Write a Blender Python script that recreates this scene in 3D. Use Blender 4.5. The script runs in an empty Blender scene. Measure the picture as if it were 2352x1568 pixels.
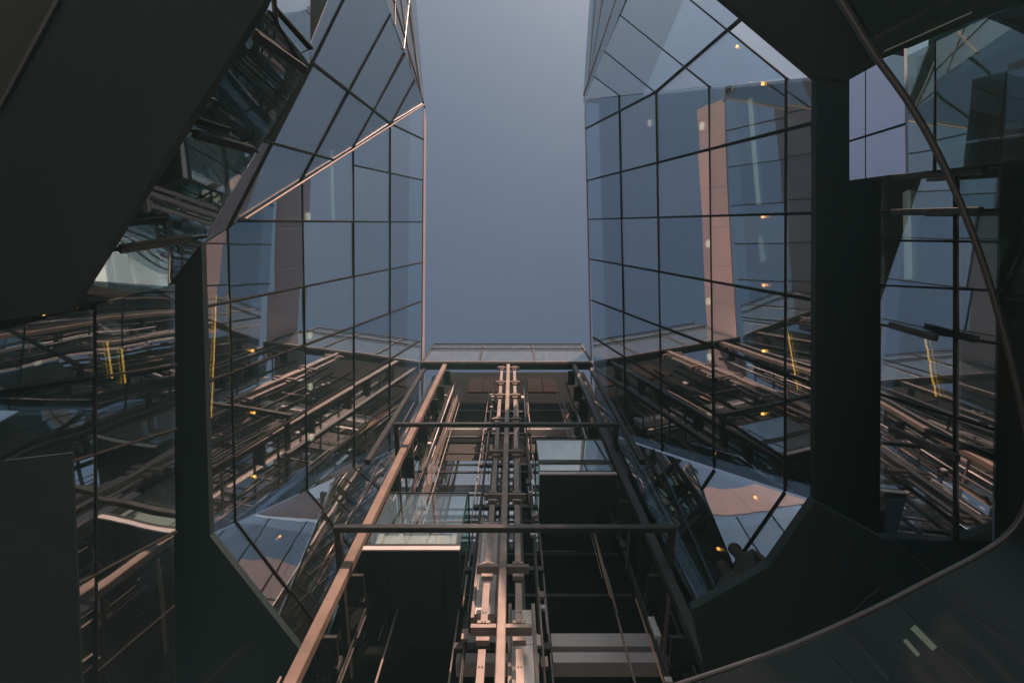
import bpy, bmesh, math, random
from mathutils import Vector as V, Matrix
random.seed(7)
R = math.radians
sc = bpy.context.scene
COL = sc.collection

# ------------------------------------------------------------------ camera
F = 1210.0                       # focal length in picture units (frame 2352 x 1568)
TH = R(12.3)                     # lean away from the zenith, towards the lifts (+Y)
SN, CS = math.sin(TH), math.cos(TH)
cam = bpy.data.cameras.new('camera')
cam.sensor_width = 36.0
cam.lens = 36.0 * F / 2352.0
cam.clip_start = 0.05
cam.clip_end = 5000
camo = bpy.data.objects.new('camera', cam)
COL.objects.link(camo)
camo.matrix_world = Matrix(((1, 0, 0, 0), (0, -CS, -SN, 0), (0, SN, -CS, 0), (0, 0, 0, 1)))
sc.camera = camo

# ------------------------------------------------------------------ sky and sun
SUN = V((0.245, -0.71, 0.65)).normalized()
EL = math.asin(SUN.z)
AZ = math.atan2(SUN.x, SUN.y)
w = bpy.data.worlds.new('World')
sc.world = w
w.use_nodes = True
nt = w.node_tree
nt.nodes.clear()
sky = nt.nodes.new('ShaderNodeTexSky')
sky.sky_type = 'NISHITA'
sky.sun_disc = False
sky.sun_elevation = EL
sky.sun_rotation = AZ
sky.air_density = 1.0
sky.dust_density = 2.0
sky.ozone_density = 1.0
hs = nt.nodes.new('ShaderNodeHueSaturation')
hs.inputs['Saturation'].default_value = 0.80
bg = nt.nodes.new('ShaderNodeBackground')
bg.inputs['Strength'].default_value = 0.060
wo = nt.nodes.new('ShaderNodeOutputWorld')
nt.links.new(sky.outputs[0], hs.inputs['Color'])
nt.links.new(hs.outputs[0], bg.inputs['Color'])
nt.links.new(bg.outputs[0], wo.inputs['Surface'])
sl = bpy.data.lights.new('sun', 'SUN')
sl.energy = 5.0
sl.angle = R(0.5)
sl.color = (1.0, 0.60, 0.44)
so = bpy.data.objects.new('sun', sl)
COL.objects.link(so)
so.rotation_euler = SUN.to_track_quat('Z', 'Y').to_euler()
sc.view_settings.view_transform = 'Standard'
sc.view_settings.look = 'None'
sc.view_settings.exposure = 0.6
sc.view_settings.gamma = 1.0
sc.view_settings.use_curve_mapping = False
sc.cycles.use_denoising = True
sc.cycles.max_bounces = 8
sc.cycles.glossy_bounces = 5
sc.cycles.diffuse_bounces = 3
sc.cycles.transparent_max_bounces = 16
sc.cycles.caustics_reflective = False
sc.cycles.caustics_refractive = False

# ------------------------------------------------------------------ materials
def mat(name):
    m = bpy.data.materials.new(name)
    m.use_nodes = True
    n = m.node_tree
    n.nodes.clear()
    return m, n, n.nodes.new('ShaderNodeOutputMaterial')

def solid(name, col, rough=0.5, metal=0.0, var=0.25, scale=6.0, bump=0.0, spec=0.5):
    m, n, o = mat(name)
    p = n.nodes.new('ShaderNodeBsdfPrincipled')
    tc = n.nodes.new('ShaderNodeTexCoord')
    no = n.nodes.new('ShaderNodeTexNoise')
    no.inputs['Scale'].default_value = scale
    no.inputs['Detail'].default_value = 6
    n.links.new(tc.outputs['Object'], no.inputs['Vector'])
    mx = n.nodes.new('ShaderNodeMix')
    mx.data_type = 'RGBA'
    mx.inputs[6].default_value = (*[c * (1 - var) for c in col], 1)
    mx.inputs[7].default_value = (*[min(1, c * (1 + var)) for c in col], 1)
    n.links.new(no.outputs['Fac'], mx.inputs[0])
    n.links.new(mx.outputs[2], p.inputs['Base Color'])
    mr = n.nodes.new('ShaderNodeMapRange')
    mr.inputs['To Min'].default_value = max(0.03, rough - 0.12)
    mr.inputs['To Max'].default_value = min(1, rough + 0.12)
    n.links.new(no.outputs['Fac'], mr.inputs[0])
    n.links.new(mr.outputs[0], p.inputs['Roughness'])
    p.inputs['Metallic'].default_value = metal
    p.inputs['Specular IOR Level'].default_value = spec
    if bump:
        b = n.nodes.new('ShaderNodeBump')
        b.inputs['Strength'].default_value = bump
        b.inputs['Distance'].default_value = 0.01
        n.links.new(no.outputs['Fac'], b.inputs['Height'])
        n.links.new(b.outputs[0], p.inputs['Normal'])
    n.links.new(p.outputs[0], o.inputs[0])
    return m

def mirror_glass(name, fac, tint, through, wave=0.02, wscale=0.35, dust=0.03):
    """coated facade glass: part mirror, part see-through, slightly rippled"""
    m, n, o = mat(name)
    g = n.nodes.new('ShaderNodeBsdfGlossy')
    g.inputs['Color'].default_value = (*tint, 1)
    g.inputs['Roughness'].default_value = 0.0
    t = n.nodes.new('ShaderNodeBsdfTransparent')
    t.inputs['Color'].default_value = (*through, 1)
    tc = n.nodes.new('ShaderNodeTexCoord')
    no = n.nodes.new('ShaderNodeTexNoise')
    no.inputs['Scale'].default_value = wscale
    no.inputs['Detail'].default_value = 1.5
    n.links.new(tc.outputs['Object'], no.inputs['Vector'])
    b = n.nodes.new('ShaderNodeBump')
    b.inputs['Strength'].default_value = 1.0
    b.inputs['Distance'].default_value = wave
    n.links.new(no.outputs['Fac'], b.inputs['Height'])
    n.links.new(b.outputs[0], g.inputs['Normal'])
    mx = n.nodes.new('ShaderNodeMixShader')
    mx.inputs[0].default_value = fac
    n.links.new(t.outputs[0], mx.inputs[1])
    n.links.new(g.outputs[0], mx.inputs[2])
    df = n.nodes.new('ShaderNodeBsdfDiffuse')
    df.inputs['Color'].default_value = (0.45, 0.45, 0.46, 1)
    n2 = n.nodes.new('ShaderNodeTexNoise')
    n2.inputs['Scale'].default_value = 1.7
    n2.inputs['Detail'].default_value = 8
    n2.inputs['Roughness'].default_value = 0.7
    mp = n.nodes.new('ShaderNodeMapping')
    mp.inputs['Scale'].default_value = (3.0, 3.0, 0.5)
    n.links.new(tc.outputs['Object'], mp.inputs['Vector'])
    n.links.new(mp.outputs[0], n2.inputs['Vector'])
    mr = n.nodes.new('ShaderNodeMapRange')
    mr.inputs['From Min'].default_value = 0.35
    mr.inputs['From Max'].default_value = 0.75
    mr.inputs['To Min'].default_value = dust * 0.2
    mr.inputs['To Max'].default_value = dust
    n.links.new(n2.outputs['Fac'], mr.inputs[0])
    m2 = n.nodes.new('ShaderNodeMixShader')
    n.links.new(mr.outputs[0], m2.inputs[0])
    n.links.new(mx.outputs[0], m2.inputs[1])
    n.links.new(df.outputs[0], m2.inputs[2])
    n.links.new(m2.outputs[0], o.inputs[0])
    return m

def emit(name, col, s):
    m, n, o = mat(name)
    e = n.nodes.new('ShaderNodeEmission')
    e.inputs[0].default_value = (*col, 1)
    e.inputs[1].default_value = s
    n.links.new(e.outputs[0], o.inputs[0])
    return m

M = {
    'facade': mirror_glass('facade_glass', 0.58, (0.84, 0.90, 0.94), (0.8, 0.86, 0.88), 0.0035, 0.45, 0.05),
    'facade1': mirror_glass('facade_glass_darker', 0.53, (0.80, 0.88, 0.94), (0.8, 0.86, 0.88), 0.0045, 0.5, 0.07),
    'facade2': mirror_glass('facade_glass_paler', 0.63, (0.88, 0.91, 0.93), (0.8, 0.86, 0.88), 0.0028, 0.4, 0.04),
    'wavy': mirror_glass('rippled_facade_glass', 0.60, (0.80, 0.86, 0.90), (0.7, 0.78, 0.8), 0.011, 0.6),
    'grey': mirror_glass('grey_coated_glass', 0.50, (0.74, 0.79, 0.84), (0.6, 0.65, 0.68), 0.003, 0.45, 0.14),
    'parapet': mirror_glass('parapet_glass', 0.62, (0.82, 0.9, 0.9), (0.75, 0.82, 0.82), 0.003, 0.5, 0.24),
    'clear': mirror_glass('clear_glass', 0.14, (0.9, 0.95, 0.95), (0.86, 0.93, 0.92), 0.002, 0.5),
    'green': mirror_glass('green_glass', 0.02, (0.8, 0.95, 0.9), (0.66, 0.80, 0.74), 0.002, 0.5),
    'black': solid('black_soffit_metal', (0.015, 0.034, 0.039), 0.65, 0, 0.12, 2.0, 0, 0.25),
    'dark': solid('dark_anodised_metal', (0.022, 0.027, 0.028), 0.38, 0.2, 0.2, 5.0),
    'mullion': solid('mullion_aluminium', (0.026, 0.029, 0.031), 0.9, 0.0, 0.15, 5.0, 0, 0.03),
    'steel': solid('painted_shaft_steel', (0.25, 0.212, 0.198), 0.45, 0.1, 0.45, 5.0, 0.2),
    'darkshade': solid('dark_and_shaded_steel', (0.026, 0.028, 0.029), 0.4, 0.3, 0.3, 8.0),  # dark fittings, and shaft members whose shade is put into the colour
    'pale': solid('pale_metal_panel', (0.58, 0.57, 0.58), 0.35, 0.1, 0.1, 3.0),
    'fascia': solid('satin_aluminium_fascia', (0.56, 0.42, 0.40), 0.4, 0.15, 0.06, 1.0),
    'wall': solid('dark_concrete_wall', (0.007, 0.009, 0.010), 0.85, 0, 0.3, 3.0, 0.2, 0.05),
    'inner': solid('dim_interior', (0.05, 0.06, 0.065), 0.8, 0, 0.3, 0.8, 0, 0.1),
    'stone': solid('paving_stone', (0.30, 0.34, 0.36), 0.7, 0, 0.2, 2.0, 0.2),
    'rail': solid('brushed_handrail', (0.10, 0.11, 0.12), 0.32, 0.6, 0.06, 1.5),
    'rosewin': solid('rose_window_reflection', (0.030, 0.024, 0.024), 0.9, 0, 0.6, 4.0, 0, 0.02),  # matte rose tone imitates the pinkish reflections in the windows
    'panel': solid('dark_wall_panel', (0.020, 0.021, 0.022), 0.6, 0, 0.3, 3.0, 0, 0.2),
    'cable': solid('black_cable', (0.03, 0.03, 0.03), 0.5),
    'lampwhite': emit('ceiling_lamp_glow', (1.0, 0.86, 0.55), 1.2),
    'lampwarm': emit('warm_spot_glow', (1.0, 0.33, 0.06), 11.0),
    'led_glint': emit('amber_led_reflection', (1.0, 0.48, 0.06), 2.5),
    'tube': emit('fluorescent_reflection', (0.85, 0.95, 0.75), 0.35),
    'dim': mirror_glass('dim_lower_glass', 0.25, (0.6, 0.7, 0.72), (0.0, 0.0, 0.0), 0.02, 0.6),
    'dimwin': mirror_glass('dim_window_glass', 0.3, (0.6, 0.7, 0.72), (0.0, 0.0, 0.0), 0.01, 0.6),
    'void': solid('matt_black_board', (0.030, 0.050, 0.055), 0.95, 0, 0.2, 2.0, 0, 0.02),
    'warmlit': solid('sunlit_tone_conduit', (0.55, 0.36, 0.25), 0.35, 0.3, 0.3, 9.0),  # warm sunlight put into the rod colour, for bright streaks
    'tubedim': emit('dim_ceiling_strip_glow', (0.80, 0.78, 0.58), 0.09),
    'column': solid('mottled_shade_column_steel', (0.21, 0.165, 0.145), 0.5, 0.0, 0.6, 2.2, 0.3, 0.3),  # shaft steel made darker and mottled, imitating broken sunlight
    'lilac': mirror_glass('lilac_sky_tint_glass', 0.9, (0.98, 0.92, 1.0), (0.8, 0.8, 0.85), 0.001, 0.4, 0.06),  # lilac of the reflected sky put into the glass tint
    'cloth': solid('dark_clothing', (0.03, 0.035, 0.04), 0.9),
    'hair': solid('dark_hair', (0.02, 0.018, 0.016), 0.7),
    'skin': solid('skin', (0.35, 0.22, 0.16), 0.6),
}

# ------------------------------------------------------------------ geometry kit
def D(px, py):
    a = (px - 1176.0) / F
    u = (784.0 - py) / F
    return V((a, SN - u * CS, CS + u * SN))

def onz(px, py, z):
    d = D(px, py)
    return d * (z / d.z)

def ony(px, py, y):
    d = D(px, py)
    return d * (y / d.y)

class Plane:
    def __init__(s, n, p):
        s.n = n.normalized()
        s.d = s.n.dot(p)
        if s.d > 0:                       # the normal looks back at the viewer's side
            s.n = -s.n
            s.d = -s.d
        s.u = s.n.cross(V((0, 0, 1)))
        if s.u.length < 1e-4:
            s.u = V((1, 0, 0))
        s.u.normalize()
        s.v = s.n.cross(s.u)
        s.o = s.n * s.d
    def at(s, px, py):
        d = D(px, py)
        return d * (s.d / s.n.dot(d))
    def uv(s, p):
        q = p - s.o
        return (q.dot(s.u), q.dot(s.v))
    def xyz(s, a):
        return s.o + s.u * a[0] + s.v * a[1]
    def shift(s, k):                      # k metres away from the viewer
        q = Plane(s.n, s.o - s.n * k)
        return q

def plane3(a, b, c):
    return Plane((b - a).cross(c - a), a)

BASE = {}
def base_of(o):
    return BASE.get(o.name, V((0, 0, 0))) if o else V((0, 0, 0))

def thing(name, label, cat, loc=(0, 0, 0), group=None):
    o = bpy.data.objects.new(name, None)
    COL.objects.link(o)
    o.location = loc
    o.empty_display_size = 0.2
    o['label'] = label
    o['category'] = cat
    if group:
        o['group'] = group
    BASE[o.name] = V(loc)
    return o

def mk(name, verts, faces, m, parent=None, smooth=False):
    b = base_of(parent)
    me = bpy.data.meshes.new(name)
    me.from_pydata([tuple(v - b) for v in verts], [], faces)
    bm = bmesh.new()
    bm.from_mesh(me)
    bmesh.ops.recalc_face_normals(bm, faces=bm.faces)
    bm.to_mesh(me)
    bm.free()
    if smooth:
        for p in me.polygons:
            p.use_smooth = True
    me.materials.append(M[m] if isinstance(m, str) else m)
    o = bpy.data.objects.new(name, me)
    COL.objects.link(o)
    if parent:
        o.parent = parent
        BASE[o.name] = b
    return o

def tag(o, label, cat, group=None):
    o['label'] = label
    o['category'] = cat
    if group:
        o['group'] = group
    return o

class MB:
    """collects shapes for ONE mesh"""
    def __init__(s):
        s.v = []
        s.f = []
    def add(s, vs, fs):
        k = len(s.v)
        s.v += vs
        s.f += [[i + k for i in f] for f in fs]
        return s
    def box(s, a, b):
        x0, y0, z0 = a
        x1, y1, z1 = b
        vs = [V((x, y, z)) for z in (z0, z1) for y in (y0, y1) for x in (x0, x1)]
        return s.add(vs, [(0, 1, 3, 2), (4, 6, 7, 5), (0, 4, 5, 1), (2, 3, 7, 6), (0, 2, 6, 4), (1, 5, 7, 3)])
    def bar(s, p, q, wd, ht, up, ch=0.0):
        """rectangular bar from p to q; ht is measured along up"""
        d = (q - p).normalized()
        r = d.cross(up).normalized()
        n = r.cross(d).normalized()
        a, b = wd / 2, ht / 2
        c = min(ch if ch else 0.12 * min(wd, ht), 0.012)
        ring = [(a - c, -b), (a, -b + c), (a, b - c), (a - c, b), (-a + c, b), (-a, b - c), (-a, -b + c), (-a + c, -b)]
        vs = [e + r * x + n * y for e in (p, q) for x, y in ring]
        fs = [(i, (i + 1) % 8, 8 + (i + 1) % 8, 8 + i) for i in range(8)]
        return s.add(vs, fs + [tuple(range(8)), tuple(range(8, 16))])
    def prism(s, pts, vec):
        n = len(pts)
        vs = list(pts) + [p + vec for p in pts]
        fs = [(i, (i + 1) % n, n + (i + 1) % n, n + i) for i in range(n)]
        return s.add(vs, fs + [tuple(range(n)), tuple(range(n, 2 * n))])
    def cyl(s, p, q, r, k=10, r2=None):
        d = (q - p).normalized()
        a = d.orthogonal().normalized()
        b = d.cross(a)
        r2 = r if r2 is None else r2
        vs = [e + (a * math.cos(t) + b * math.sin(t)) * rr for e, rr in ((p, r), (q, r2)) for t in [2 * math.pi * i / k for i in range(k)]]
        fs = [(i, (i + 1) % k, k + (i + 1) % k, k + i) for i in range(k)]
        return s.add(vs, fs + [tuple(range(k)), tuple(range(k, 2 * k))])
    def tube(s, pts, r, k=10):
        rings = []
        for i, p in enumerate(pts):
            t = (pts[min(i + 1, len(pts) - 1)] - pts[max(i - 1, 0)]).normalized()
            a = t.cross(V((0, 0, 1)))
            if a.length < 1e-3:
                a = V((1, 0, 0))
            a.normalize()
            b = a.cross(t)
            rings.append([p + (a * math.cos(2 * math.pi * j / k) + b * math.sin(2 * math.pi * j / k)) * r for j in range(k)])
        vs = [v for r_ in rings for v in r_]
        fs = []
        for i in range(len(pts) - 1):
            for j in range(k):
                fs.append((i * k + j, i * k + (j + 1) % k, (i + 1) * k + (j + 1) % k, (i + 1) * k + j))
        m = (len(pts) - 1) * k
        return s.add(vs, fs + [tuple(range(k)), tuple(range(m, m + k))])
    def build(s, name, m, parent=None, smooth=False):
        return mk(name, s.v, s.f, m, parent, smooth)

def clip(poly, a, b, c):
    """keep a*x + b*y <= c of a convex polygon"""
    out = []
    n = len(poly)
    for i in range(n):
        p, q = poly[i], poly[(i + 1) % n]
        sp, sq = a * p[0] + b * p[1] - c, a * q[0] + b * q[1] - c
        if sp <= 0:
            out.append(p)
        if (sp < 0 < sq) or (sq < 0 < sp):
            t = sp / (sp - sq)
            out.append((p[0] + (q[0] - p[0]) * t, p[1] + (q[1] - p[1]) * t))
    return out

def area(poly):
    return 0.5 * sum(poly[i][0] * poly[(i + 1) % len(poly)][1] - poly[(i + 1) % len(poly)][0] * poly[i][1] for i in range(len(poly)))

def inset(poly, k):
    if area(poly) < 0:
        poly = poly[::-1]
    out = poly
    for i in range(len(poly)):
        p, q = poly[i], poly[(i + 1) % len(poly)]
        dx, dy = q[0] - p[0], q[1] - p[1]
        L = math.hypot(dx, dy)
        if L < 1e-6:
            continue
        a, b = dy / L, -dx / L
        out = clip(out, a, b, a * p[0] + b * p[1] - k)
        if len(out) < 3:
            return []
    return out

def facet(parent, pl, poly, lines, glass='facade', mull='mullion', core=None, tilt=0.18, cm='inner', edge=True, gap=0.5):
    """a glazed plane: poly and lines in picture units are laid out on the plane; every pane and every mullion is its own part"""
    P0 = [pl.uv(pl.at(*p)) if not isinstance(p, V) else pl.uv(p) for p in poly]
    if area(P0) < 0:
        P0 = P0[::-1]
    cells = [P0]
    segs = []
    for ln in lines:
        p, q = pl.uv(pl.at(*ln[0])), pl.uv(pl.at(*ln[1]))
        wd = ln[2] if len(ln) > 2 else 0.06
        dx, dy = q[0] - p[0], q[1] - p[1]
        L = math.hypot(dx, dy)
        dx, dy = dx / L, dy / L
        a, b = -dy, dx
        c = a * p[0] + b * p[1]
        new = []
        for ce in cells:
            l, r = clip(ce, a, b, c), clip(ce, -a, -b, -c)
            if len(l) > 2 and len(r) > 2 and abs(area(l)) > 0.01 and abs(area(r)) > 0.01:
                on = [v for v in l if abs(a * v[0] + b * v[1] - c) < 1e-5]
                ts = sorted((v[0] - p[0]) * dx + (v[1] - p[1]) * dy for v in on)
                mid = 0.5 * (ts[0] + ts[-1])
                if -0.03 * L <= mid <= 1.03 * L:
                    new += [l, r]
                    segs.append(((p[0] + dx * ts[0], p[1] + dy * ts[0]), (p[0] + dx * ts[-1], p[1] + dy * ts[-1]), wd))
                    continue
            new.append(ce)
        cells = new
    for ce in cells:
        k = inset(ce, 0.012)
        if len(k) < 3 or abs(area(k)) < 0.004:
            continue
        pts = [pl.xyz(v) for v in k]
        cen = sum(pts, V((0, 0, 0))) / len(pts)
        rot = Matrix.Rotation(R(random.gauss(0, tilt)), 3, pl.u) @ Matrix.Rotation(R(random.gauss(0, tilt)), 3, pl.v)
        pts = [cen + rot @ (p - cen) for p in pts]
        MB().prism(pts, -pl.n * 0.024).build('pane', random.choice(('facade', 'facade1', 'facade2')) if glass == 'facade' else glass, parent)
    for p, q, wd in segs:
        MB().bar(pl.xyz(p) - pl.n * 0.008, pl.xyz(q) - pl.n * 0.008, wd * 0.48, min(0.08, 0.012 + wd * 1.1), pl.n).build('mullion', mull, parent)
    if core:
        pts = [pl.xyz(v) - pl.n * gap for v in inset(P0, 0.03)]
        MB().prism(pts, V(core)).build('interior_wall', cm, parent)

# ------------------------------------------------------------------ the planes of the place
TR, TL = 0.115, 0.10                       # lean of the two facades over the gap
Y0 = 5.5                                  # front plane of the lifts
Y1 = 7.7                                  # back wall of the lift shaft
topR = ony(1357, 835, Y0)
topL = ony(970, 835, Y0)
ZT = topR.z
ROOF = ZT
def leaning(top, far, t):
    e = (top - far)
    h = e.cross(V((0, 0, 1))).normalized()
    if h.x * top.x < 0:
        h = -h
    return Plane(h + V((0, 0, t)), top)
PR = leaning(topR, onz(1343, 229, ROOF), TR)      # right facade
PL = leaning(topL, onz(974, 240, ROOF), TL)       # left facade

ground = MB().box((-150, -150, -2.0), (150, 150, -1.6)).build('plaza_ground', 'stone')
ground['kind'] = 'structure'

# ================================================================== right tower
tr = thing('glass_tower', 'glass office tower on the right of the sky gap, with row of orange lamps', 'building', (7, 0, -1.6), 'glass towers either side of the gap')
facet(tr, PR, [(1343, 229), (1890, 173), (1890, 1156), (1410, 1000), (1367, 930)], [
    ((1347, 295), (1505, 213), 0.10), ((1345, 416), (1890, 277), 0.10), ((1347, 504), (1890, 489), 0.09),
    ((1350, 594), (1890, 693), 0.09), ((1357, 689), (1890, 891), 0.09), ((1360, 773), (1890, 1107), 0.09),
    ((1422, 220), (1438, 1010), 0.055), ((1507, 212), (1521, 1040), 0.05), ((1629, 200), (1640, 1080), 0.045), ((1806, 180), (1803, 1130), 0.045)],
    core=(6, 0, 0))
Bc = onz(1438, 0, ROOF)
PB = plane3(PR.at(1343, 229), PR.at(1876, 174), Bc)
facet(tr, PB, [(1343, 229), (1890, 173), (1890, 186), (1667, -2), (1610, -50), (1459, -50)], [
    ((1505, 213), (1708, 38), 0.11), ((1708, 38), (1780, -24), 0.11), ((1427, 38), (1627, 198)), ((1585, 0), (1807, 181)), ((1525, -48), (1585, 0)), ((1393, 122), (1505, 213)), ((1368, 179), (1421, 219))],
    core=(6, 0, 0))
PEa, PEb = PR.at(1410, 1000), PR.at(1870, 1152)
PE = Plane(V((0.727, 0.687, 0.0)), PEb)
facet(tr, PE, [(1585, 1061), (1880, 1155), (1880, 1250), (1770, 1310), (1702, 1340)], [
    ((1640, 1080), (1600, 1140)), ((1803, 1130), (1660, 1335))], 'wavy', core=tuple(-PE.n * 2))
PE2 = Plane(V((0.93, 0.36, 0.0)), PE.at(1640, 1200))
facet(tr, PE2, [(1410, 1000), (1583, 1060), (1700, 1342), (1600, 1385), (1575, 1350)], [((1500, 1030), (1640, 1350), 0.05)], 'wavy', core=tuple(-PE2.n * 1))
# roof fascia along the gap and round the corner
def fascia(t, pts, out, h, name='fascia_panel', m='fascia'):
    for a, b in zip(pts[:-1], pts[1:]):
        n = max(1, int((b - a).length / 1.7))
        for i in range(n):
            p, q = a.lerp(b, (i + 0.004) / n), a.lerp(b, (i + 0.996) / n)
            MB().prism([p, q, q + out * h, p + out * h], V((math.copysign(0.05, a.x), 0, 0.01))).build(name, m, t)
rr = [topR + (topR - PR.at(1343, 229)) * 0.2, PR.at(1343, 229)]
fascia(tr, rr, V((0.13, 0, 1)), 2.9)
cr = PR.at(1343, 229)
PF = plane3(cr, Bc, onz(1356, 0, ROOF + 4.5))
facet(tr, PF, [(1343, 229), (1461, -58), (1357, -58), (1339, 236)], [((1338, 226), (1434, -58), 0.05), ((1372, -58), (1352, 180), 0.05), ((1392, -58), (1360, 150), 0.05)], 'grey', 'steel', core=(2, 0, 0.5), gap=0.15)

# ================================================================== left tower
tl = thing('glass_tower', 'glass office tower on the left of the sky gap, with pink lit roof edge', 'building', (-7, 0, -1.6), 'glass towers either side of the gap')
facet(tl, PL, [(974, 240), (448, 571), (470, 1234), (905, 1032), (962, 930)], [
    ((693, 415), (706, 1130), 0.045), ((811, 337), (814, 1085), 0.05), ((896, 284), (895, 1040), 0.055), ((523, 527), (541, 1210), 0.04),
    ((894, 283), (974, 321), 0.09), ((813, 380), (972, 414), 0.08), ((450, 507), (972, 510), 0.09),
    ((448, 709), (970, 603), 0.08), ((448, 887), (970, 691), 0.08), ((448, 1099), (968, 781), 0.08), ((707, 1085), (955, 881), 0.08)],
    core=(-6, 0, 0))
Ac = onz(885, 0, ROOF)
PA = plane3(PL.at(974, 240), PL.at(465, 560), onz(885, 0, 15.0))
facet(tl, PA, [(974, 240), (862, -60), (778, -60), (714, 100), (714, 150), (455, 566)], [
    ((717, 145), (895, 283), 0.12), ((603, 323), (768, 368), 0.11),
    ((818, -60), (715, 150)), ((890, 46), (690, 416)), ((926, 131), (811, 338)), ((949, 192), (898, 284)), ((713, 157), (523, 527))], 'grey',
    core=(-6, 0, 0))
EEa, EEb = PL.at(905, 1032), PL.at(480, 1231)
PEL = Plane(V((-0.727, 0.687, 0.0)), EEb)
facet(tl, PEL, [(772, 1093), (470, 1235), (470, 1280), (628, 1442), (640, 1420)], [
    ((705, 1127), (760, 1190)), ((543, 1200), (720, 1430))], 'wavy', core=tuple(-PEL.n * 2))
PEL2 = Plane(V((-0.93, 0.36, 0.0)), PEL.at(700, 1260))
facet(tl, PEL2, [(905, 1032), (774, 1094), (642, 1422), (631, 1444), (695, 1510), (735, 1560), (790, 1360)], [
    ((705, 1127), (830, 1290), 0.04), ((620, 1290), (790, 1520), 0.04), ((814, 1075), (850, 1105), 0.04)], 'wavy', core=tuple(-PEL2.n * 1))
# lit trim along the fold
MB().bar(PL.at(972, 241) + V((0.05, 0, -.05)), PL.at(560, 503) + V((0.05, 0, -.05)), 0.035, 0.04, PL.n).build('fold_trim', 'steel', tl)
ll = [topL + (topL - PL.at(974, 240)) * 0.2, PL.at(974, 240)]
fascia(tl, ll, V((-0.13, 0, 1)), 2.9)
PG = plane3(PL.at(974, 240), PA.at(885, 0), onz(956, 0, ROOF + 2.5))
facet(tl, PG, [(974, 240), (862, -60), (951, -60), (977, 262)], [((975, 245), (888, -58), 0.06), ((928, -58), (968, 225), 0.16), ((912, -58), (944, 165), 0.05), ((908, -58), (906, 60), 0.05), ((946, -58), (926, 120), 0.12)], 'grey', 'steel', core=(-2, 0, 0.5), gap=0.15)

# ================================================================== lift shaft
XC = -0.15
sh = thing('lift_shaft', 'open steel lift shaft with central spine and rails under glass parapet', 'lift shaft', (XC, 6.5, -1.6))
zt = ZT - 0.1
MB().bar(V((XC, Y0, -1.6)), V((XC, Y0, zt)), 0.13, 0.16, V((0, -1, 0))).build('spine_column', 'steel', sh)
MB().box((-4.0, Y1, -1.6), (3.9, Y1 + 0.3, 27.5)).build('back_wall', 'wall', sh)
for x, wd, cm in ((-2.72, 0.165, 'column'), (2.50, 0.16, 'darkshade')):  # right column takes the dark copy: its shade is in the colour
    MB().bar(V((x, Y0, -1.6)), V((x, Y0, zt)), wd, 0.16, V((0, -1, 0))).build('corner_column', cm, sh)
for x in (-3.55, 3.2):
    MB().bar(V((x, Y0 + 0.15, 12)), V((x, Y0 + 0.15, zt)), 0.14, 0.14, V((0, -1, 0))).build('end_column', 'darkshade', sh)
    MB().bar(V((x * 0.9, Y0 + 0.5, 12)), V((x * 0.9, Y0 + 0.5, zt)), 0.06, 0.06, V((0, -1, 0))).build('end_column', 'darkshade', sh)
for x in (-2.42, -0.72, 0.45, 2.2):
    g = MB().bar(V((x, Y0 + 0.75, -1.6)), V((x, Y0 + 0.75, zt)), 0.06, 0.02, V((0, -1, 0)))
    g.bar(V((x, Y0 + 0.70, -1.6)), V((x, Y0 + 0.70, zt)), 0.025, 0.08, V((0, -1, 0)))
    g.build('guide_rail', 'darkshade', sh)
LV = [4.0, 6.37, 7.71, 10.1, 12.29, 14.55, 16.78, 18.28, 20.3]
for i, z in enumerate(LV):
    for s in (-1, 1):
        b = MB().box((XC + s * 0.24 - 0.19, Y0 - 0.04, z - 0.035), (XC + s * 0.24 + 0.19, Y0 + 0.10, z + 0.035))
        b.box((XC + s * 0.25 - 0.09, Y0 - 0.03, z - 0.26), (XC + s * 0.25 + 0.09, Y0 + 0.06, z - 0.19))
        b.box((XC + s * 0.25 - 0.09, Y0 - 0.05, z + 0.037), (XC + s * 0.25 + 0.09, Y0 + 0.02, z + 0.09))
        for dx in (-.02, .02):
            b.box((XC + s * 0.25 + dx - .008, Y0 - 0.065, z + 0.05), (XC + s * 0.25 + dx + .008, Y0 - 0.052, z + 0.075))
        b.build('rail_bracket', 'steel', sh)
        if i + 1 < len(LV):
            z1 = LV[i + 1] - 0.38
            p = MB().box((XC + s * 0.25 - 0.05, Y0 + 0.0, z + 0.10), (XC + s * 0.25 + 0.05, Y0 + 0.045, z1))
            o = p.build('rail_plate', 'steel', sh)
            bt = MB()
            for k in range(1 + int((z1 - z) / 0.75)):
                for dx in (-.02, .02):
                    zz = z + 0.3 + k * 0.7
                    if zz < z1:
                        bt.cyl(V((XC + s * 0.25 + dx, Y0 - 0.002, zz)), V((XC + s * 0.25 + dx, Y0 - 0.012, zz)), 0.009, 6)
            bt.build('bolts', 'cable', o)
        # brackets of the outer guide rails
    for x, s in ((-2.6, 1), (2.38, -1)):
        b = MB().box((x - 0.14, Y0 + 0.12, z - 0.05), (x + 0.14, Y0 + 0.70, z + 0.01))
        b.box((x + s * 0.10 - 0.05, Y0 + 0.55, z - 0.12), (x + s * 0.10 + 0.05, Y0 + 0.66, z + 0.10))
        b.build('wall_bracket', 'darkshade', sh)
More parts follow.
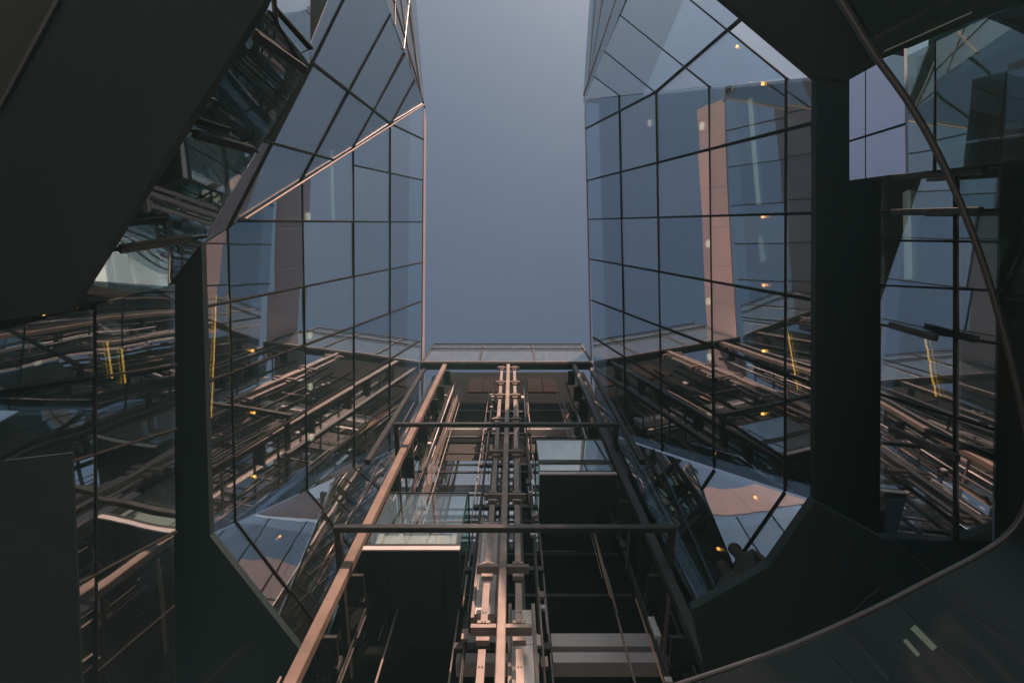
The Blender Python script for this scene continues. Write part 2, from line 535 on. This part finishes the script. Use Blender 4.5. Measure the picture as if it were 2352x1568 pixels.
# cross ties between the two rows behind the spine, seen against the light back wall
for i, z in enumerate([5.2, 7.0, 8.9, 11.2, 13.4, 15.6, 17.6]):
    MB().bar(V((XC - 0.75, Y0 + 0.9, z)), V((XC + 0.75, Y0 + 0.9, z)), 0.09, 0.14, V((0, 0, 1))).build('cross_tie', 'darkshade', sh)
for x in (-0.5, 0.2):
    MB().bar(V((x, Y0 + 0.9, -1.6)), V((x, Y0 + 0.9, zt)), 0.07, 0.10, V((0, -1, 0))).build('post', 'darkshade', sh)
for x in (-2.05, -0.95, 0.62, 1.85):
    MB().bar(V((x, Y0 + 1.2, 3.0)), V((x, Y0 + 1.2, zt)), 0.03, 0.03, V((0, -1, 0))).build('guide_rail', 'steel', sh)
for k in range(9):
    z = 9.2 + k * 1.35
    MB().bar(V((-2.6, Y1 - 0.5, z)), V((2.4, Y1 - 0.5, z)), 0.05, 0.07, V((0, 0, 1))).build('cross_tie', 'darkshade', sh)
# edge beams under the parapet
MB().box((-3.75, Y0 - 0.06, zt - 0.10), (3.3, Y0 + 0.20, zt + 0.08)).build('roof_beam', 'darkshade', sh)
MB().bar(V((-3.7, Y0 - 0.12, zt - 0.14)), V((3.25, Y0 - 0.12, zt - 0.14)), 0.07, 0.07, V((0, 0, 1))).build('edge_trim', 'steel', sh)
# back wall bands: landings, spandrels and windows, from the roof down
def zb(py):
    return ony(1176, py, Y1 - 0.05).z
def band(x0, x1, p0, p1, m, name, n=1, proud=0.06):
    za, zc = zb(p1), zb(p0)
    for i in range(n):
        a, b = x0 + (x1 - x0) * i / n + 0.02, x0 + (x1 - x0) * (i + 1) / n - 0.02
        MB().box((a, Y1 - proud, za), (b, Y1 - 0.004, zc)).build(name, m, sh)
for x0, x1 in ((-2.35, -0.65), (0.55, 2.25)):
    band(x0 + .2, x1, 868, 900, 'rosewin', 'window', 2)
    band(x0, x1, 950, 972, 'rosewin', 'window', 3)
    band(x0 - .1, x1 + .1, 983, 997, 'pale', 'landing_edge', 1, 0.25)
    band(x0 - .1, x1 + .1, 1010, 1013, 'pale', 'landing_edge', 1, 0.2)
    band(x0 + .1, x1, 1020, 1058, 'panel', 'wall_panel', 1)
for x0, x1 in ((-3.3, -1.75), (-1.72, -0.55), (-0.5, 0.25), (0.5, 2.3)):
    band(x0, x1, 1074, 1098, 'facade', 'spandrel_glass', 1, 0.3)
    band(x0, x1, 1102, 1134, 'facade', 'spandrel_glass', 1, 0.28)
    band(x0, x1, 1146, 1200, 'facade', 'spandrel_glass', 1, 0.28)
    band(x0, x1, 1210, 1262, 'facade', 'spandrel_glass', 1, 0.28)
for x0, x1 in ((-1.0, -0.2), (-0.15, 0.5), (0.7, 2.75)):
    band(x0, x1, 1480, 1510, 'pale', 'landing_edge', 1, 0.3)
    band(x0, x1, 1524, 1548, 'pale', 'landing_edge', 1, 0.3)
for k in range(6):
    x = -2.28 + 0.035 * k
    MB().cyl(V((x, Y0 + 1.05, 9.5)), V((x, Y0 + 1.05, zt)), 0.009, 6).build('hoist_cable', 'steel', sh)
for k in range(4):
    x = 2.02 - 0.035 * k
    MB().cyl(V((x, Y0 + 1.05, 12.5)), V((x, Y0 + 1.05, zt)), 0.009, 6).build('hoist_cable', 'steel', sh)

# conduits, boxes and ties that crowd the two sides of the shaft
rs = random.Random(21)
for s in (-1, 1):
    for k in range(64):
        x = s * rs.uniform(2.85, 3.6) if k % 2 else (s * rs.choice((0.62, 0.7, 2.0, 2.15, 2.3, 2.45)) + rs.uniform(-.05, .05) + XC)
        y = rs.uniform(Y0 + 0.2, Y1 - 0.15) if k % 2 else rs.uniform(Y0 + 0.3, Y0 + 1.9)
        z0 = rs.uniform(4.5, 18)
        z1 = min(zt - 0.3, z0 + rs.choice((0.4, 0.8, 1.4, 2.2, 4.0, 6.0)) * rs.uniform(.8, 1.2))
        if not k % 2 and 2.0 < abs(x) < 2.7 and s * 1.0 < 0 and z0 < 10.4 and y > Y0 + 1.9:
            continue
        r = rs.choice((0.006, 0.009, 0.012, 0.018, 0.026))
        MB().cyl(V((x, y, z0)), V((x, y, z1)), r, 8).build('conduit', rs.choice(('steel', 'pale', 'darkshade', 'warmlit')), sh, True)
    for k in range(16):
        z = 4.6 + k * 1.02 + rs.uniform(-.1, .1)
        x = s * 2.78 + (XC if s > 0 else 0)
        MB().bar(V((x, Y0 + 0.14, z)), V((x, Y1 - 0.03, z)), 0.05, 0.06, V((0, 0, 1))).build('side_tie', 'darkshade' if k % 3 else 'steel', sh)
    for k in range(14):
        z = rs.uniform(4.8, 19.5)
        x = rs.choice((-2.42, -0.72, 0.45, 2.2)) + rs.uniform(-.06, .06)
        h = rs.uniform(.08, .28)
        MB().box((x - .05, Y0 + 0.60, z), (x + .05, Y0 + 0.66, z + h)).build('junction_box', rs.choice(('steel', 'pale', 'darkshade')), sh)

# parapet
pp = thing('glass_parapet', 'three-bay glass parapet across the top of the lift shaft', 'parapet', (XC, Y0, ZT))
xs = [-3.72, -1.35, 0.97, 3.3]
for i in range(3):
    for z0, z1 in ((ZT + 0.03, ZT + 2.55), (ZT + 2.6, ZT + 3.45)):
        MB().box((xs[i] + 0.03, Y0, z0), (xs[i + 1] - 0.03, Y0 + 0.03, z1)).build('pane', 'parapet', pp)
for x in xs:
    MB().bar(V((x, Y0 - 0.0, ZT)), V((x, Y0, ZT + 3.45)), 0.09, 0.08, V((0, -1, 0))).build('post', 'darkshade', pp)
for z in (ZT + 2.575, ZT + 3.48):
    MB().bar(V((xs[0], Y0 - .05, z)), V((xs[3], Y0 - .05, z)), 0.05, 0.05, V((0, 0, 1))).build('top_rail', 'darkshade', pp)

# counterweights
def counterweight(x, z0, z1, label):
    t = thing('counterweight', label, 'counterweight', (x, Y0 + 0.4, z0), 'lift counterweights')
    n = int((z1 - z0) / 0.6)
    for i in range(n):
        a = z0 + (z1 - z0) * i / n
        MB().box((x - 0.15, Y0 + 0.30, a + 0.006), (x + 0.15, Y0 + 0.55, a + (z1 - z0) / n - 0.006)).build('weight_plate', 'pale', t)
    for s in (-1, 1):
        MB().box((x + s * 0.18 - 0.025, Y0 + 0.27, z0 - 0.1), (x + s * 0.18 + 0.025, Y0 + 0.6, z1 + 0.1)).build('side_channel', 'steel', t)
counterweight(XC - 0.27, 7.0, 9.6, 'pale counterweight left of the central spine, behind the brackets')
counterweight(XC + 0.30, 3.6, 7.1, 'pale counterweight right of the central spine, low in the shaft')

# ------------------------------------------------------------------ lift cars
def lift_car(x0, x1, z, label, fg='clear'):
    t = thing('lift_car', label, 'lift', ((x0 + x1) / 2, Y0 + 1.0, z), 'glass lift cars')
    ya, yb = Y0 + 0.02, Y0 + 1.95
    MB().box((x0, ya, z), (x1, yb, z + 0.22)).build('floor_pan', 'dark', t)
    MB().box((x0 - .01, ya - 0.03, z + 0.002), (x1 + .01, ya - 0.002, z + 0.11)).build('sill_trim', 'pale', t)
    zg0, zg1 = z + 0.24, z + 2.05
    MB().box((x0 + .02, ya, zg0), (x1 - .02, ya + 0.02, zg1)).build('front_glass', fg, t)
    for x in (x0, x1 - 0.02):
        MB().box((x, ya + 0.03, zg0), (x + 0.02, yb - 0.1, zg1)).build('side_glass', 'green', t)
    for x in (x0 + .02, x1 - .02):
        MB().bar(V((x, ya + 0.02, zg0)), V((x, ya + 0.02, zg1)), 0.035, 0.035, V((0, 1, 0))).build('corner_post', 'darkshade', t)
    f = MB()
    for a, b in (((x0, ya), (x1, ya)), ((x0, yb), (x1, yb)), ((x0, ya), (x0, yb)), ((x1, ya), (x1, yb))):
        f.bar(V((a[0], a[1], zg1)), V((b[0], b[1], zg1)), 0.03, 0.03, V((0, 0, 1)))
    f.build('top_frame', 'darkshade', t)
    h = MB()
    zr = z + 0.97
    h.bar(V((x0 + .12, ya + 0.16, zr)), V((x1 - .12, ya + 0.16, zr)), 0.045, 0.045, V((0, 0, 1)))
    for x in (x0 + .12, x1 - .12):
        h.bar(V((x, ya + 0.16, zr)), V((x, yb - 0.3, zr)), 0.045, 0.045, V((0, 0, 1)))
    h.build('handrail', 'darkshade', t)
    for x in (x0 + .15, x0 + .52, x1 - .15):
        MB().box((x - 0.04, ya + 0.12, zg0), (x + 0.04, ya + 0.15, z + 0.72)).build('rail_stanchion', 'pale', t)
    MB().box((x0 + .1, ya + 0.24, zg0), (x1 - .1, ya + 0.27, z + 0.92)).build('kick_panel', 'pale', t)
    for x in (x0 + .3, x1 - .35):
        MB().box((x, yb - 0.05, zg0), (x + .09, yb + 0.0, zg1)).build('door_post', 'darkshade', t)
    MB().box((x0 + .3, ya + .3, z - 0.12), (x0 + 0.42, yb - .3, z - 0.002)).build('under_beam', 'dark', t)
    MB().box((x1 - .42, ya + .3, z - 0.12), (x1 - 0.3, yb - .3, z - 0.002)).build('under_beam', 'dark', t)
    return t
zc1, zc2 = ony(900, 1263, Y0).z, ony(1300, 1089, Y0).z
lift_car(-2.60, -0.92, zc1, 'lower glass lift car on the left, sunlit inside, black underside')
lift_car(0.63, 2.38, zc2, 'higher glass lift car on the right, blue reflections, black underside', 'parapet')

# ------------------------------------------------------------------ tie frames round the lifts
def tie_frame(pxl, pxr, py, label, Yf=5.0):
    a, b = ony(pxl, py, Yf), ony(pxr, py, Yf)
    t = thing('tie_frame', label, 'steel frame', ((a.x + b.x) / 2, Yf, a.z), 'dark steel frames round the lifts')
    up = V((0, 0, 1))
    MB().bar(a - V((.06, 0, 0)), b + V((.06, 0, 0)), 0.10, 0.13, up).build('front_bar', 'dark', t)
    for p in (a, b):
        MB().bar(p + V((0, 0.052, 0)), p + V((0, 2.6, 0)), 0.11, 0.13, up).build('side_bar', 'dark', t)
tie_frame(910, 1416, 975, 'upper dark steel frame crossing the lift shaft above the right car')
tie_frame(775, 1543, 1213, 'lower dark steel frame crossing in front of the left lift car')

# ================================================================== podium: right
pr = thing('podium', 'black soffit and lower glazing right of the opening, behind the curved rail', 'building', (8, 0, -1.6), 'podium storeys round the opening')
ZS = 7.25
def slab(t, pts, z, h=0.12, m='black', name='soffit'):
    q = [onz(x, y, z) for x, y in pts]
    return MB().prism(q, V((0, 0, h))).build(name, m, t)
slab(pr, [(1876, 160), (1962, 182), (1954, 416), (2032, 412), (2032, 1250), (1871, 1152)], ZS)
slab(pr, [(1871, 1152), (2032, 1238), (2420, 1238), (2420, 1640), (1645, 1640), (1590, 1400), (1765, 1302)], 5.2)
R2 = Plane(V((-1, -0.03, 0.05)), onz(2026, 700, 6.5))
facet(pr, R2, [(2022, 380), (2296, 380), (2280, 1244), (2020, 1244)], [
    ((2020, 488), (2300, 482), 0.05), ((2020, 552), (2300, 556), 0.05), ((2020, 655), (2300, 668), 0.05), ((2020, 745), (2300, 790), 0.05),
    ((2020, 905), (2300, 990), 0.05), ((2196, 380), (2196, 1244), 0.05)], 'facade', core=(3, 0, 0), tilt=0.25)
R3 = R2.shift(-0.35)
facet(pr, R3, [(2078, 128), (2230, 55), (2400, -20), (2400, 364), (2078, 402)], [((2149, 60), (2146, 420), 0.018)], 'wavy', core=(0.1, 0, 0), tilt=0.4, gap=0.1, cm='void')
dm = D(2010, 300).normalized()
rm = V((-0.22, -0.10, 0.97)).normalized()
R4 = Plane(rm - dm, onz(1950, 416, 6.0))
facet(pr, R4, [(1950, 179), (2078, 108), (2082, 400), (1950, 417)], [((1950, 325), (2080, 285), 0.007), ((1988, 130), (1988, 420), 0.006)], 'lilac', core=None, tilt=0.02)
R2f = R2.shift(-0.2)
for a, b in (((2052, 408), (2262, 391)), ((2050, 488), (2252, 484)), ((2045, 746), (2150, 776)), ((2045, 985), (2200, 1052))):
    MB().bar(R2f.at(*a), R2f.at(*b), 0.07, 0.05, R2.n).build('fin', 'dark', pr)
slab(pr, [(2294, 376), (2420, 366), (2420, 1250), (2280, 1250)], 5.4, 0.2)

for a, b, wd in (((2036, 1226), (2139, 1312), .012), ((1953, 1406), (2023, 1343), .016), ((2055, 1385), (2250, 1567), .03), ((2066, 1382), (2262, 1560), .012),
              ((1953, 1459), (2040, 1556), .05), ((2061, 1523), (2092, 1580), .012), ((2150, 1350), (2310, 1470), .02), ((2200, 1330), (2330, 1440), .012), ((1900, 1500), (1985, 1600), .02)):
    MB().bar(onz(*a, 5.17), onz(*b, 5.17), wd, 0.03, V((0, 0, 1))).build('ceiling_trim', 'rail', pr)

# ================================================================== podium: left
po = thing('podium', 'black soffit and lower rippled glazing left of the opening', 'building', (-8, 0, -1.6), 'podium storeys round the opening')
slab(po, [(462, 556), (482, 1231), (697, 1503), (735, 1560), (560, 1640), (398, 1640), (396, 622)], ZS)
L2 = Plane(PL.n, onz(396, 900, 6.5))
facet(po, L2, [(-30, 742), (155, 716), (404, 650), (404, 1640), (-30, 1640)], [
    ((216, 690), (222, 1640), 0.04), ((-30, 905), (404, 838), 0.05), ((-30, 1120), (404, 985), 0.05), ((-30, 1450), (404, 1220), 0.06)], 'wavy', core=(-3, 0, 0), tilt=0.4)
cC = L2.at(390, 655)
PC = Plane(V((1.0, 0.77, -0.30)), cC)
facet(po, PC, [(600, 0), (714, 148), (458, 566), (386, 657), (80, 734), (400, 330)], [
    ((640, 60), (700, 165), 0.04), ((440, 300), (590, 348), 0.05), ((250, 574), (450, 545), 0.05)], 'wavy', core=(-3, 0, 0), tilt=0.4)
PCf = PC.shift(-0.2)
for a, b in (((588, 84), (698, 160)), ((448, 308), (580, 345)), ((276, 572), (438, 548))):
    MB().bar(PCf.at(*a), PCf.at(*b), 0.09, 0.06, PC.n).build('fin', 'dark', po)
dm = D(670, 40).normalized()
rm = V((0.42, -0.35, 0.82)).normalized()
PW = Plane(rm - dm, PC.at(712, 150))
facet(po, PW, [(596, -60), (714, -60), (714, 150), (602, 18)], [((623, -60), (631, 20), 0.05), ((631, 20), (714, 112), 0.06)], 'facade', core=(-0.4, 0, 0.1), tilt=0.2, gap=0.1)
slab(po, [(-30, 1062), (164, 1040), (190, 1640), (-30, 1640)], 3.4, 0.02, 'void')

# outer walls of the lower storeys
MB().box((9.0, -16, -1.6), (9.3, 12, 12.5)).build('outer_wall', 'dim', pr)
MB().box((-9.3, -16, -1.6), (-9.0, 12, 12.5)).build('outer_wall', 'dim', po)
# ------------------------------------------------------------------ dark footbridges overhead
br = thing('footbridge', 'broad black underside of a footbridge crossing the upper left corner', 'footbridge', (-4, -2, 6))
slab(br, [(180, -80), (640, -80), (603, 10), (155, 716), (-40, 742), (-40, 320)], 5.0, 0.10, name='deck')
e0, e1 = onz(135, 0, 4.98), onz(-5, 258, 4.98)
MB().bar(e0, e1, 0.03, 0.04, V((0, 0, 1))).build('edge_trim', 'rail', br)
br2 = thing('footbridge', 'black underside of a footbridge across the upper right, behind the curved rail', 'footbridge', (4, -3, 6))
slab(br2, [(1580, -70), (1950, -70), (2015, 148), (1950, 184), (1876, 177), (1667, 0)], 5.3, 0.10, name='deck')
cn = thing('dark_canopy', 'dark glazed canopy with thin bright edge in the top right corner', 'canopy', (5, -4, 5.2))
slab(cn, [(1900, -90), (2470, -90), (2470, -40), (2226, 52), (2029, 135), (1990, 60)], 5.2, 0.08, name='roof_panel')
MB().bar(onz(2032, 118, 5.15), onz(2230, 30, 5.15), 0.012, 0.02, V((0, 0, 1))).build('edge_trim', 'pale', cn)

# ================================================================== curved glass balustrade
path = [(1860, -110), (1905, -40), (1955, 40), (2010, 128), (2082, 228), (2145, 335), (2205, 465), (2258, 605), (2303, 755), (2338, 895), (2362, 1015), (2368, 1105),
        (2350, 1178), (2305, 1235), (2235, 1280), (2145, 1326), (2000, 1400), (1800, 1488), (1560, 1570), (1400, 1620)]
ZB = 3.8
ctl = [onz(x, y, ZB) for x, y in path]
pts = []
for i in range(len(ctl) - 1):
    p0, p1, p2, p3 = ctl[max(i - 1, 0)], ctl[i], ctl[i + 1], ctl[min(i + 2, len(ctl) - 1)]
    for k in range(6):
        t = k / 6
        pts.append(0.5 * ((2 * p1) + (p2 - p0) * t + (2 * p0 - 5 * p1 + 4 * p2 - p3) * t * t + (3 * p1 - p0 - 3 * p2 + p3) * t ** 3))
pts.append(ctl[-1])
ba = thing('curved_balustrade', 'curved dark handrail on a green glass balustrade sweeping round the right side', 'balustrade', (3.5, 0, 2.6))
MB().tube(pts, 0.022, 12).build('handrail', 'rail', ba, True)
n = len(pts)
cuts = [0, 22, 44, 62, 74, 92, n - 1]
for a, b in zip(cuts[:-1], cuts[1:]):
    seg = pts[a:b + 1]
    vs = [p - V((0, 0, 0.03)) for p in seg] + [p - V((0, 0, 1.1)) for p in seg]
    k = len(seg)
    mk('glass_panel', vs, [(i, i + 1, k + i + 1, k + i) for i in range(k - 1)], 'green', ba, True)
vs = []
for p in pts:
    o = V((p.x, p.y, 0)).normalized()
    vs += [p + V((0, 0, -1.1)) - o * 0.08, p + V((0, 0, -1.1)) + o * 0.9, p + V((0, 0, -1.35)) + o * 0.9, p + V((0, 0, -1.35)) - o * 0.08]
fs = []
for i in range(n - 1):
    for j in range(4):
        fs.append((4 * i + j, 4 * i + (j + 1) % 4, 4 * i + 4 + (j + 1) % 4, 4 * i + 4 + j))
mk('floor_edge', vs, fs + [(0, 1, 2, 3), (4 * n - 4, 4 * n - 3, 4 * n - 2, 4 * n - 1)], 'black', ba)

# ================================================================== lamps behind the glass, then glowing strips for reflections
def disc(pl, px, py, r, m, name, label, cat, group, back=0.14):
    q = pl.shift(back)
    c = q.at(px, py)
    t = thing(name, label, cat, c, group)
    k = 14
    MB().cyl(c, c - pl.n * 0.03, r, k).build('diffuser', m, t)
    MB().cyl(c - pl.n * 0.031, c - pl.n * 0.09, r * 1.25, k).build('housing', 'dark', t)
ORD = ['topmost', 'second from the top', 'third from the top', 'fourth from the top', 'fifth from the top', 'lowest']
for i, (x, y) in enumerate([(1490, 283), (1610, 290), (1625, 560), (1625, 692), (1627, 820), (1628, 945)]):
    disc(PR, x, y, 0.085, 'lampwhite', 'ceiling_lamp', 'round white ceiling lamp behind right tower glass, %s' % ORD[i], 'lamp', 'round lamps in the towers')
for i, (x, y) in enumerate([(710, 497), (714, 770), (715, 888), (718, 1004)]):
    disc(PL, x, y, 0.085, 'lampwhite', 'ceiling_lamp', 'round white ceiling lamp behind left tower glass, %s' % ORD[i], 'lamp', 'round lamps in the towers')
for i, (x, y) in enumerate([(1750, 193), (1750, 498), (1752, 655), (1752, 806), (1750, 950)]):
    disc(PR, x, y, 0.027, "lampwarm", 'spot_lamp', 'small orange spot lamp in the right tower row, %s' % ORD[i], 'lamp', 'orange spot lamps')
for i, (x, y) in enumerate([(582, 805), (585, 948), (587, 1094)]):
    disc(PL, x, y, 0.027, "lampwarm", 'spot_lamp', 'small orange spot lamp behind left tower glass, %s' % ORD[i], 'lamp', 'orange spot lamps')
disc(PB, 1691, 106, 0.027, "lampwarm", 'spot_lamp', 'single orange spot lamp high in the upper facet of the right tower', 'lamp', 'orange spot lamps')
disc(PE, 1733, 1140, 0.027, "lampwarm", 'spot_lamp', 'orange spot lamp in the blue lower facet of the right tower', 'lamp', 'orange spot lamps')
disc(PE, 1648, 1258, 0.027, "lampwarm", 'spot_lamp', 'yellow orange spot lamp beside the two standing figures', 'lamp', 'orange spot lamps')
disc(PEL, 644, 1230, 0.022, 'lampwarm', 'spot_lamp', 'tiny orange spot lamp in the lower facet of the left tower', 'lamp', 'orange spot lamps')
def led_glint(pl, a, b, label, r=0.010):  # reflections of a light line, built as wavering glowing tubes behind glass
    q = pl.shift(0.12)
    p0, p1 = q.at(*a), q.at(*b)
    rl = random.Random(int(a[0]))
    path = [p0.lerp(p1, k / 14) + pl.u * rl.uniform(-.022, .022) * (k % 14 > 0) for k in range(15)]
    tag(MB().tube(path, r, 8).build('led_reflection', 'led_glint', None, True), label, 'light strip', 'amber reflection lines')
led_glint(PR, (1808, 755), (1832, 895), 'amber reflection line, a glowing strip behind the glass beside the right black soffit')
led_glint(R2, (2126, 778), (2150, 910), 'amber reflection line, a glowing strip in the lower glazing seen beside the curved rail')
led_glint(PL, (497, 678), (485, 960), 'long amber reflection line, a glowing strip behind dark glass of the left tower')
led_glint(L2, (246, 785), (258, 868), 'amber reflection line, a glowing strip in the left podium glass, nearer the frame edge')
led_glint(L2, (279, 800), (288, 880), 'amber reflection line, a glowing strip in the left podium glass, nearer the black soffit')

def tube_light(pl, a, b, label, wd=0.10, m='tube'):
    q = pl.shift(0.2)
    tag(MB().bar(q.at(*a), q.at(*b), wd, 0.03, pl.n).build('fluorescent_strip', m), label, 'light strip', 'pale light strips in the towers')
tube_light(PR, (1722, 228), (1742, 470), 'pale vertical reflection, a glowing bar behind the right tower glass near the black soffit')  # reflected tubes, built as glowing bars behind the tower and lower glazing
tube_light(PR, (1745, 545), (1752, 600), 'short pale reflection, a glowing bar under the long one in the right tower')
tube_light(PL, (762, 345), (766, 505), 'pale vertical reflection, a glowing bar behind the left tower glass')
tube_light(R2, (2082, 440), (2086, 640), 'pale vertical reflection, a glowing bar in the lower glazing right of the black soffit')

PZ = Plane(V((0, 0, 1)), V((0, 0, 4.96)))
tube_light(PZ, (2098, 1440), (2145, 1487), 'pale lit ceiling strip seen through the glass at the bottom right', 0.07, 'tubedim')
tube_light(PZ, (2080, 1470), (2108, 1502), 'shorter lit ceiling strip at the bottom right, beside the long one', 0.045, 'tubedim')

# ================================================================== two people at the foot of the blue lower facet
def person(x, y, z, h, yaw, label, lean=0.0):
    t = thing('person', label, 'person', (x, y, z), 'people by the lift')
    k = h / 1.75
    sk = {'pel': (0, 0, .95, .15), 'wai': (0, 0, 1.10, .135), 'che': (0, .02 + lean * .3, 1.32, .165), 'nec': (0, .03 + lean * .5, 1.50, .068), 'hea': (0, .05 + lean * .7, 1.62, .098), 'top': (0, .05 + lean * .7, 1.71, .07),
          'hl': (-.10, 0, .90, .10), 'kl': (-.11, .02, .50, .068), 'al': (-.12, 0, .08, .045), 'fl': (-.12, .14, .04, .042),
          'hr': (.10, 0, .90, .10), 'kr': (.11, .03, .50, .068), 'ar': (.12, 0, .08, .045), 'fr': (.12, .14, .04, .042),
          'sl': (-.19, .02 + lean * .3, 1.42, .062), 'el': (-.25, .0, 1.13, .046), 'wl': (-.25, .05, .89, .034), 'pl_': (-.24, .07, .80, .036),
          'sr': (.19, .02 + lean * .3, 1.42, .062), 'er': (.25, .0, 1.13, .046), 'wr': (.25, .05, .89, .034), 'pr_': (.24, .07, .80, .036)}
    ed = [('pel', 'wai'), ('wai', 'che'), ('che', 'nec'), ('nec', 'hea'), ('hea', 'top'), ('pel', 'hl'), ('hl', 'kl'), ('kl', 'al'), ('al', 'fl'), ('pel', 'hr'), ('hr', 'kr'), ('kr', 'ar'), ('ar', 'fr'),
          ('che', 'sl'), ('sl', 'el'), ('el', 'wl'), ('wl', 'pl_'), ('che', 'sr'), ('sr', 'er'), ('er', 'wr'), ('wr', 'pr_')]
    nm = list(sk)
    me = bpy.data.meshes.new('body')
    me.from_pydata([tuple(c * k for c in sk[a][:3]) for a in nm], [(nm.index(a), nm.index(b)) for a, b in ed], [])
    o = bpy.data.objects.new('body', me)
    COL.objects.link(o)
    o.parent = t
    md = o.modifiers.new('skin', 'SKIN')
    for i, a in enumerate(nm):
        me.skin_vertices[0].data[i].radius = (sk[a][3] * k,) * 2
    me.skin_vertices[0].data[0].use_root = True
    sb = o.modifiers.new('sub', 'SUBSURF')
    sb.levels = sb.render_levels = 2
    me.materials.append(M['cloth'])
    hb = bpy.data.meshes.new('hair')
    bm = bmesh.new()
    bmesh.ops.create_uvsphere(bm, u_segments=14, v_segments=9, radius=0.106 * k)
    for v in bm.verts:
        v.co = V((v.co.x * .92, v.co.y * 1.05 + (.03 + lean * .7) * k, v.co.z * .95 + 1.665 * k))
    bm.to_mesh(hb)
    bm.free()
    for p in hb.polygons:
        p.use_smooth = True
    hb.materials.append(M['hair'])
    ho = bpy.data.objects.new('hair', hb)
    COL.objects.link(ho)
    ho.parent = t
    t.rotation_euler.z = yaw
    return t
PP = PE.shift(-0.5)
LZ = PP.at(1712, 1318).z - 1.25
for (px, hh, yw, lb) in ((1672, 1.62, 2.5, 'person in dark clothes standing by the rail, on the left of the pair'), (1734, 1.72, 2.2, 'taller person in dark clothes standing by the rail, nearer the black soffit')):
    q = PP.at(px, 1318)
    person(q.x, q.y, LZ, hh, yw, lb, 0.1)
wk = thing('landing_ledge', 'narrow dark landing under the two standing people', 'landing', PP.at(1712, 1318))
a, b = PP.at(1600, 1330), PP.at(1775, 1300)
a.z = b.z = LZ - 0.07
MB().bar(a, b, 0.9, 0.12, V((0, 0, 1))).build('slab', 'black', wk)

# ================================================================== thin volume added to lift the blacks; the real air is clear
hz = MB().box((-152, -152, -3.2), (152, 152, 29.0)).build('black_lift_volume', 'dark')
hz.data.materials.clear()
m, n, o = mat('black_lift')
pv = n.nodes.new('ShaderNodeVolumePrincipled')
pv.inputs['Color'].default_value = (0.38, 0.88, 1.0, 1)
pv.inputs['Density'].default_value = 0.0028
pv.inputs['Anisotropy'].default_value = 0.0
n.links.new(pv.outputs[0], o.inputs['Volume'])
hz.data.materials.append(m)
hz['kind'] = 'stuff'
